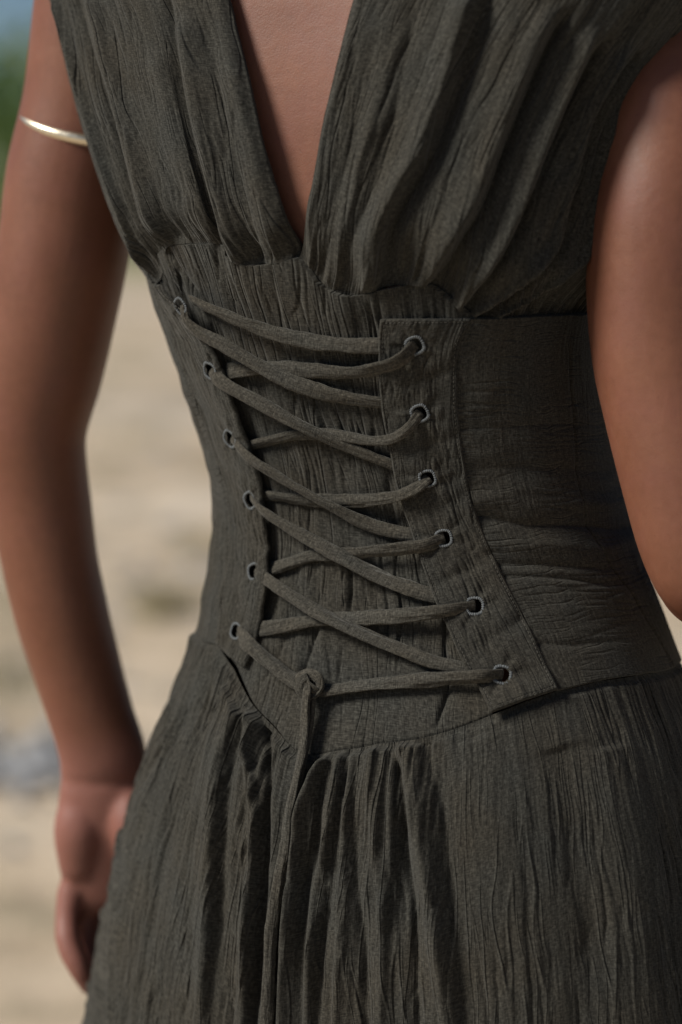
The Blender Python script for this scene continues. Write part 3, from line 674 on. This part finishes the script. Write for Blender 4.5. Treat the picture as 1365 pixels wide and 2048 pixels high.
# --- lacing
def lace(pts, hs, wid=.0046, thk=.0020, seed=0, start=None, name='lace', end_h=None):
    """a flattened fabric cord; pts are photo pixels, hs heights above the torso in mm"""
    W = []; Nn = []
    for (p, h) in zip(pts, hs):
        t, z = locate(p[0], p[1], h / 1000); W.append(skin_at(np.array(t), np.array(z), h / 1000)); Nn.append(tnormal(np.array(t), np.array(z)))
    W = np.array(W); Nn = np.array(Nn)
    if start is not None: W[0] = start[0] - start[1] * .0022; Nn[0] = start[1]
    n = int(30 + 60 * len(pts) / 6) * 2
    path = catmull(W, n); L = np.linspace(0, 1, n); side = np.stack([np.interp(L, np.linspace(0, 1, len(Nn)), Nn[:, k]) for k in range(3)], 1)
    T = unit(np.gradient(path, axis=0)); lat = unit(np.cross(T, side)); tw = (.48 * np.sin(L * (3 + seed % 3) + seed * 1.7) + .30 * noise(L * 7, L * 0 + seed, 2))[:, None]; wid *= 1.06
    side = unit(side) * np.cos(tw) + lat * np.sin(tw)
    Lm = np.r_[0, np.cumsum(np.linalg.norm(np.diff(path, axis=0), axis=1))]
    seg = 20; a = np.linspace(0, 2 * math.pi, seg, endpoint=False)[None]; Lc = Lm[:, None]
    prof = 1 + .16 * noise(Lc * 70 + a * 0, a * 1.6, seed) + .13 * noise(Lc * 55, a * 3.2, seed + 3) + .08 * noise(Lc * 240, a * 2.2, seed + 3)
    g = 1.9 + .7 * np.sin(Lc * 28 + seed)                # the seam of the cord: a groove that winds along it
    prof = prof - .30 * np.exp(-((a - g) / .17) ** 2) + .10 * np.exp(-((a - g - .45) / .25) ** 2)
    wv = wid * (1 + .26 * noise(Lm * 30, Lm * 0 + seed, 7)); tv = thk * (1 + .15 * noise(Lm * 30, Lm * 0 + seed, 8))
    V, Q, Tr, uv = tube(path, wv, tv, side, seg, prof)
    o = poly_obj(name, V, Q, Tr, M_lace, DRESS, uv); return dress_part(o)
lace([(385, 600), (412, 613), (470, 638), (540, 664), (620, 682), (700, 691), (765, 691), (790, 690)], [4, 6, 7.5, 7.5, 7, 5.5, 3.4, 2.4], .0050, .0017, 1)
LR = [[(830, 692), (806, 716), (765, 735), (700, 745), (640, 742), (560, 736), (500, 737), (455, 742)],
      [(840, 827), (818, 856), (782, 878), (730, 880), (660, 868), (590, 870), (520, 886), (490, 892)],
      [(856, 957), (826, 980), (775, 996), (700, 1001), (620, 1000), (552, 992), (525, 990)],
      [(888, 1077), (846, 1091), (760, 1101), (680, 1108), (620, 1113), (568, 1130), (540, 1138)],
      [(950, 1213), (885, 1222), (800, 1232), (720, 1236), (640, 1240), (560, 1253), (520, 1258)]]
for i, p in enumerate(LR):
    k = len(p); hs = [6, 10.5, 9.0] + list(np.linspace(5.6, 3.4, k - 5)) + [3, 2]
    lace(p, hs, [.0048, .0034, .0040, .0042, .0046][i], .0017, 10 + i, HOLES_R[i])
LL = [[(364, 606), (372, 640), (398, 664), (450, 692), (510, 727), (580, 762), (650, 786), (720, 800), (770, 806), (792, 809)],
      [(419, 742), (446, 766), (520, 806), (600, 851), (680, 887), (740, 912), (790, 931), (806, 938)],
      [(459, 878), (498, 915), (570, 961), (650, 1006), (730, 1046), (800, 1066), (826, 1070), (850, 1074)],
      [(499, 1001), (530, 1025), (600, 1068), (680, 1112), (750, 1150), (820, 1178), (870, 1192), (890, 1198)],
      [(507, 1143), (550, 1170), (620, 1216), (690, 1252), (780, 1291), (860, 1321), (925, 1337), (950, 1343)]]
for i, p in enumerate(LL):
    k = len(p); hs = [7, 12, 11.5] + list(np.linspace(10.5, 5.5, k - 6)) + [4.2, 3.4, 2.4]
    lace(p, hs, [.0046, .0042, .0044, .0043, .0043][i], .0017, 20 + i, HOLES_L[i])
lace([(471, 1262), (496, 1287), (540, 1325), (578, 1355), (606, 1370), (622, 1374)], [7, 11.5, 10, 8, 7, 6], .0046, .0017, 31, HOLES_L[5])
lace([(1005, 1349), (965, 1352), (920, 1355), (840, 1361), (740, 1369), (670, 1379), (635, 1380)], [6, 10.5, 8.5, 5, 4.5, 5, 6], .0045, .0017, 32, HOLES_R[5])
# knot: the two ends wrap round each other, then hang as a wide and a narrow tail
lace([(592, 1364), (606, 1352), (624, 1349), (638, 1358), (640, 1374), (628, 1388), (612, 1388), (602, 1378), (606, 1362), (618, 1356)], [6, 9, 11, 11, 9, 9, 11, 13, 14, 13], .0036, .0021, 33, name='lace_knot')
lace([(640, 1384), (626, 1378), (614, 1366), (616, 1352), (630, 1352), (644, 1364)], [8, 12, 13, 11, 8, 6], .0030, .0018, 36, name='lace_knot')
lace([(614, 1372), (613, 1394), (610, 1440), (605, 1500), (590, 1570), (577, 1630), (570, 1690), (556, 1764), (543, 1852), (538, 1940), (534, 2030), (530, 2090)],
     [13, 13, 10, 8, 7, 7, 6, 6, 6, 5, 5, 5], .0040, .0019, 34, name='lace_tail')
lace([(624, 1376), (626, 1395), (622, 1440), (613, 1490), (603, 1540), (594, 1590), (584, 1650), (574, 1720), (560, 1790), (549, 1870)], [9, 9, 7.5, 6, 5, 5, 5, 4.5, 4, 3], .0024, .0017, 35, name='lace_tail')

# --- seam stitching along the waist seam
sp = np.array([[np.interp(x, SKIRT.t[0, :N1], SKIRT.base[0, :N1, k]) for k in range(3)] for x in np.linspace(locate(600, 1504)[0], locate(985, 1430)[0], 160)])

# ------------------------------------------------------------------ the person
def loft(keys, seg=28, sub=14):
    """rings along a path: keys = (x, y, z, rx, ry, angle of the wide axis in the xy plane)"""
    K = np.array(keys, float); n = (len(K) - 1) * sub + 1; C = catmull(K, n)
    # sample radii along the same path
    path = C[:, :3]; T = unit(np.gradient(path, axis=0))
    wide = np.stack([np.cos(C[:, 5]), np.sin(C[:, 5]), 0 * C[:, 5]], 1); wide = unit(wide - (wide * T).sum(-1, keepdims=True) * T); th = np.cross(T, wide)
    a = np.linspace(0, 2 * math.pi, seg, endpoint=False)
    V = path[:, None] + wide[:, None] * (np.cos(a)[None] * C[:, 3:4])[..., None] + th[:, None] * (np.sin(a)[None] * C[:, 4:5])[..., None]
    # rounded ends
    e0 = path[0] - T[0] * min(C[0, 3], C[0, 4]) * .7; e1 = path[-1] + T[-1] * min(C[-1, 3], C[-1, 4]) * .7
    m0 = (V[0] - path[0]) * .72 + path[0] - T[0] * min(C[0, 3], C[0, 4]) * .48; m1 = (V[-1] - path[-1]) * .72 + path[-1] + T[-1] * min(C[-1, 3], C[-1, 4]) * .48
    V = np.concatenate([m0[None], V, m1[None]], 0); q = grid_faces(len(V), seg, True); N = len(V)
    V = np.vstack([V.reshape(-1, 3), e0, e1]); j = np.arange(seg); j2 = (j + 1) % seg
    tri = np.vstack([np.stack([np.full(seg, N * seg), j2, j], -1), np.stack([np.full(seg, N * seg + 1), (N - 1) * seg + j, (N - 1) * seg + j2], -1)])
    return V, q, tri
def px_keys(rows, wide=0.0):                          # (px, py, Y, half width in px, depth ratio)
    out = []
    for (x, y, Y, hw, k) in rows:
        p = at(x, y, Y); r_ = hw * (Y - CAM[1]) / F; out.append((*p, r_, r_ * k, wide))
    return out
parts = []
# torso just under the dress
zz = np.linspace(.62, 1.435, 90); ta = np.linspace(0, 2 * math.pi, 120, endpoint=False)
Tt, Zz = np.meshgrid(ta, zz)
off = -.0085 - .004 * np.exp(-(np.abs((Tt + math.pi) % (2 * math.pi) - math.pi - R(4)) / .16) ** 2) * sstep(1.2, 1.33, Zz)
off -= .016 * sstep(1.26, 1.12, Zz)
off += .004 * np.exp(-((np.abs((Tt + math.pi) % (2 * math.pi) - math.pi) - .55) / .3) ** 2) * sstep(1.28, 1.38, Zz)
V = torso(Tt, Zz) + tnormal(Tt, Zz) * off[..., None]
c0 = np.array([np.interp(.62, _zt, _ct), 0, .62]); ctop = np.array([np.interp(1.43, _zt, _ct), .012, 1.435])
caps = []
ring = V[-1]
for f, dz, dy in ((.90, .018, .004), (.74, .032, .008), (.54, .046, .012), (.36, .060, .016), (.30, .075, .02), (.28, .10, .022)):
    caps.append(ctop + (ring - ctop) * [f, f * (1 if f > .5 else 1.25), 1] + [0, dy, dz])
Va = np.concatenate([V, np.array(caps)], 0); nr = len(Va); q = grid_faces(nr, 120, True)
vv = np.vstack([Va.reshape(-1, 3), c0, Va[-1].mean(0)]); j = np.arange(120); j2 = (j + 1) % 120
tri = np.vstack([np.stack([np.full(120, nr * 120), j2, j], -1), np.stack([np.full(120, nr * 120 + 1), (nr - 1) * 120 + j, (nr - 1) * 120 + j2], -1)])
parts.append((vv, q, tri))
nk = Va[-1].mean(0)
parts.append(loft([(nk[0], nk[1], nk[2] - .05, .055, .055, 0), (nk[0] - .004, nk[1] + .012, nk[2] + .03, .052, .054, 0), (nk[0] - .006, nk[1] + .03, nk[2] + .08, .055, .06, 0)]))
hx, hy, hz = nk[0] - .008, nk[1] + .04, nk[2] + .155
parts.append(loft([(hx, hy, hz - .10, .052, .066, -PHI), (hx, hy, hz - .05, .066, .084, -PHI), (hx, hy - .004, hz, .074, .096, -PHI), (hx, hy - .006, hz + .05, .070, .090, -PHI), (hx, hy - .006, hz + .085, .046, .058, -PHI)]))
fx, fy = -BV[0], -BV[1]                              # facing direction
parts.append(loft([(hx + fx * .085, hy + fy * .085, hz + .005, .008, .010, 0), (hx + fx * .098, hy + fy * .098, hz - .018, .012, .012, 0), (hx + fx * .092, hy + fy * .092, hz - .032, .014, .010, 0)], 12, 6))
parts.append(loft([(hx + fx * .08, hy + fy * .08, hz - .058, .022, .010, -PHI), (hx + fx * .08, hy + fy * .08, hz - .066, .022, .010, -PHI)], 12, 4))
for sgn in (-1, 1):
    ex, ey = hx + RV[0] * sgn * .076, hy + RV[1] * sgn * .076
    parts.append(loft([(ex, ey, hz - .03, .006, .014, -PHI), (ex, ey, hz, .008, .018, -PHI), (ex, ey, hz + .02, .007, .016, -PHI)], 12, 5))
# arms
LA = px_keys([(225, -75, .105, 132, .95), (200, 0, .108, 128, .95), (178, 200, .110, 130, .95), (146, 350, .110, 132, .95), (128, 490, .110, 132, .95), (107, 610, .112, 129, .95), (86, 740, .114, 121, .95),
              (66, 850, .116, 110, .95), (70, 930, .118, 105, .95), (84, 1030, .12, 103, .95), (101, 1130, .12, 98, .95), (124, 1230, .12, 96, .93),
              (151, 1325, .12, 92, .85), (182, 1430, .119, 88, .74), (205, 1505, .117, 90, .62), (207, 1540, .117, 90, .56), (207, 1560, .117, 87, .50), (206, 1582, .116, 90, .50), (204, 1620, .116, 91, .48), (203, 1670, .117, 92, .43), (208, 1730, .118, 92, .38), (210, 1790, .120, 90, .32), (212, 1812, .122, 84, .26)])
parts.append(loft(LA, 36))
RA = px_keys([(1330, -40, .0, 145, .95), (1352, 60, -.03, 150, .98), (1352, 150, -.062, 154, 1.0), (1347, 230, -.082, 157, 1.0), (1338, 310, -.092, 157, 1.0), (1330, 430, -.105, 153, 1.0), (1320, 560, -.11, 147, 1.0), (1326, 700, -.115, 143, 1.0),
              (1346, 820, -.12, 138, 1.0), (1374, 950, -.127, 134, 1.0), (1402, 1060, -.132, 132, .98), (1422, 1130, -.133, 124, .95), (1432, 1160, -.12, 112, .9)])
parts.append(loft(RA, 36))
el = at(1430, 1140, -.12)
wr = np.array([.335, .115, .985])
parts.append(loft([(*el, .040, .040, 0), (*(el * .75 + wr * .25), .043, .041, 0), (*(el * .5 + wr * .5), .039, .037, 0), (*(el * .2 + wr * .8), .029, .027, 0), (*wr, .028, .021, .5)], 30))
def finger(pts, rad, k=.9): return loft([(*p, r_, r_ * k, 0.0) for p, r_ in zip(pts, rad)], 16, 8)
# left hand: palm towards the camera, fingers curling back to the viewer
HY = .114
def hp(x, y, d): return at(x, y, HY + d)
parts.append(loft([(*hp(168, 1590, .004), .017, .014, 0), (*hp(162, 1660, .001), .021, .018, 0), (*hp(162, 1740, .002), .017, .013, 0)], 18))   # little-finger side of the palm
parts.append(loft([(*hp(255, 1580, .003), .015, .015, 0), (*hp(270, 1650, -.006), .020, .019, 0), (*hp(285, 1725, -.006), .015, .015, 0)], 18))   # ball of the thumb
FG = [([(144, 1775, .004), (135, 1835, -.004), (137, 1885, -.014), (158, 1935, -.020), (182, 1980, -.016)], [.0112, .0098, .0098, .0092, .0070]),
      ([(180, 1775, .010), (172, 1850, .012), (178, 1915, .006), (200, 1970, -.004), (225, 2010, -.006)], [.0108, .0102, .0098, .0090, .0070]),
      ([(228, 1770, .012), (230, 1860, .014), (236, 1945, .004), (248, 2010, -.010), (262, 2050, -.014)], [.0110, .0104, .0098, .0090, .0072]),
      ([(272, 1765, .010), (278, 1850, .014), (286, 1930, .006), (296, 1995, -.006), (306, 2035, -.010)], [.0108, .0102, .0096, .0088, .0070])]
for pts, rad in FG: parts.append(finger([hp(*p) for p in pts], rad))
parts.append(finger([hp(285, 1650, -.004), hp(325, 1720, -.008), hp(340, 1790, -.012), hp(338, 1850, -.014)], [.014, .0125, .0105, .0085]))
# right hand, in front of the hip
d = unit(np.array([.05, .10, -.16])); sx = unit(np.cross(d, np.array([1, 0, 0.3]))); up_ = np.cross(sx, d)
parts.append(loft([(*wr, .028, .021, .5), (*(wr + d * .05), .036, .017, 1.2), (*(wr + d * .095), .038, .014, 1.4)], 28))
for k, (o_k, ln) in enumerate(((-.028, .062), (-.009, .075), (.010, .080), (.029, .073))):
    b0 = wr + d * .085 + np.array([math.cos(1.4), math.sin(1.4), 0]) * o_k
    parts.append(finger([b0, b0 + d * ln * .45, b0 + d * ln * .8 + [-.008, 0, 0], b0 + d * ln + [-.018, 0, 0]], [.0105, .0098, .009, .007]))
b0 = wr + d * .03 + np.array([math.cos(1.4), math.sin(1.4), 0]) * -.028
parts.append(finger([b0, b0 + d * .035 + [-.01, -.018, 0], b0 + d * .065 + [-.018, -.024, 0]], [.013, .011, .008]))
# legs inside the skirt
for sgn in (-1, 1):
    hxp = np.interp(.8, _zt, _ct) + RV[0] * sgn * .085; hyp = RV[1] * sgn * .085
    parts.append(loft([(hxp, hyp, .80, .085, .095, 0), (hxp, hyp, .66, .080, .085, 0), (hxp, hyp, .48, .055, .06, 0), (hxp, hyp + .0, .34, .055, .058, 0), (hxp, hyp + .01, .18, .038, .042, 0), (hxp, hyp + .01, .07, .034, .04, 0)], 24))
    parts.append(loft([(hxp - fx * .05, hyp - fy * .05, .045, .030, .030, -PHI), (hxp + fx * .04, hyp + fy * .04, .04, .036, .03, -PHI), (hxp + fx * .13, hyp + fy * .13, .024, .04, .02, -PHI), (hxp + fx * .17, hyp + fy * .17, .018, .03, .014, -PHI)], 20))
Vs, Qs, Ts, b = [], [], [], 0
for (v, q, t_) in parts: Vs.append(v); Qs.append(q + b); Ts.append(t_ + b); b += len(v)
PERSON = thing('person', 'person seen from behind in a laced olive dress, one arm hanging down', 'person', (float(c0[0]), 0, 0))
body = poly_obj('body', np.vstack(Vs), np.vstack(Qs), np.vstack(Ts), M_skin, PERSON)
body.location = -np.array(PERSON.location)
md = body.modifiers.new('skin', 'REMESH'); md.mode = 'VOXEL'; md.voxel_size = .0025; md.use_smooth_shade = True
ms = body.modifiers.new('soft', 'SMOOTH'); ms.factor = .5; ms.iterations = 9
# hair gathered up at the back of the head (above the frame)
hp_ = []
hair = loft([(hx - fx * .02, hy - fy * .02, hz - .055, .066, .072, -PHI), (hx - fx * .022, hy - fy * .022, hz, .080, .094, -PHI), (hx - fx * .016, hy - fy * .016, hz + .055, .078, .092, -PHI), (hx - fx * .01, hy - fy * .01, hz + .092, .052, .06, -PHI)], 32)
o = poly_obj('hair', *hair, M_hair, PERSON); o.location = -np.array(PERSON.location)

# ------------------------------------------------------------------ bangle on the upper arm
pl_, pr_ = at(40, 232, .06), at(205, 283, .035)
pc = at(184, 250, .110); rr = .0482
n_ = unit(np.array([-.10, -.25, 1.0])); bx = unit(np.cross(np.array([0, 1, 0]), n_)); by = np.cross(n_, bx)
bx2 = unit(bx + n_ * -.33); 
a = np.linspace(0, 2 * math.pi, 97)
ringp = pc + np.cos(a)[:, None] * bx * rr + np.sin(a)[:, None] * by * rr * .98 + (-np.cos(a) * .0125)[:, None] * n_
A, B = 96, 14; bb = np.linspace(0, 2 * math.pi, B, endpoint=False)
cen = ringp[:-1]; rad = unit(cen - pc)
V = cen[:, None] + rad[:, None] * (np.cos(bb) * .0036)[None, :, None] + n_[None, None] * (np.sin(bb) * .0044)[None, :, None]
Fq = grid_faces(A, B, True); Fq = np.vstack([Fq, [[(A - 1) * B + j, (A - 1) * B + (j + 1) % B, (j + 1) % B, j] for j in range(B)]])
o = mesh_obj('arm_bangle', V, Fq, M_gold); o['label'] = 'thin pale gold bangle worn round the upper arm'; o['category'] = 'bangle'
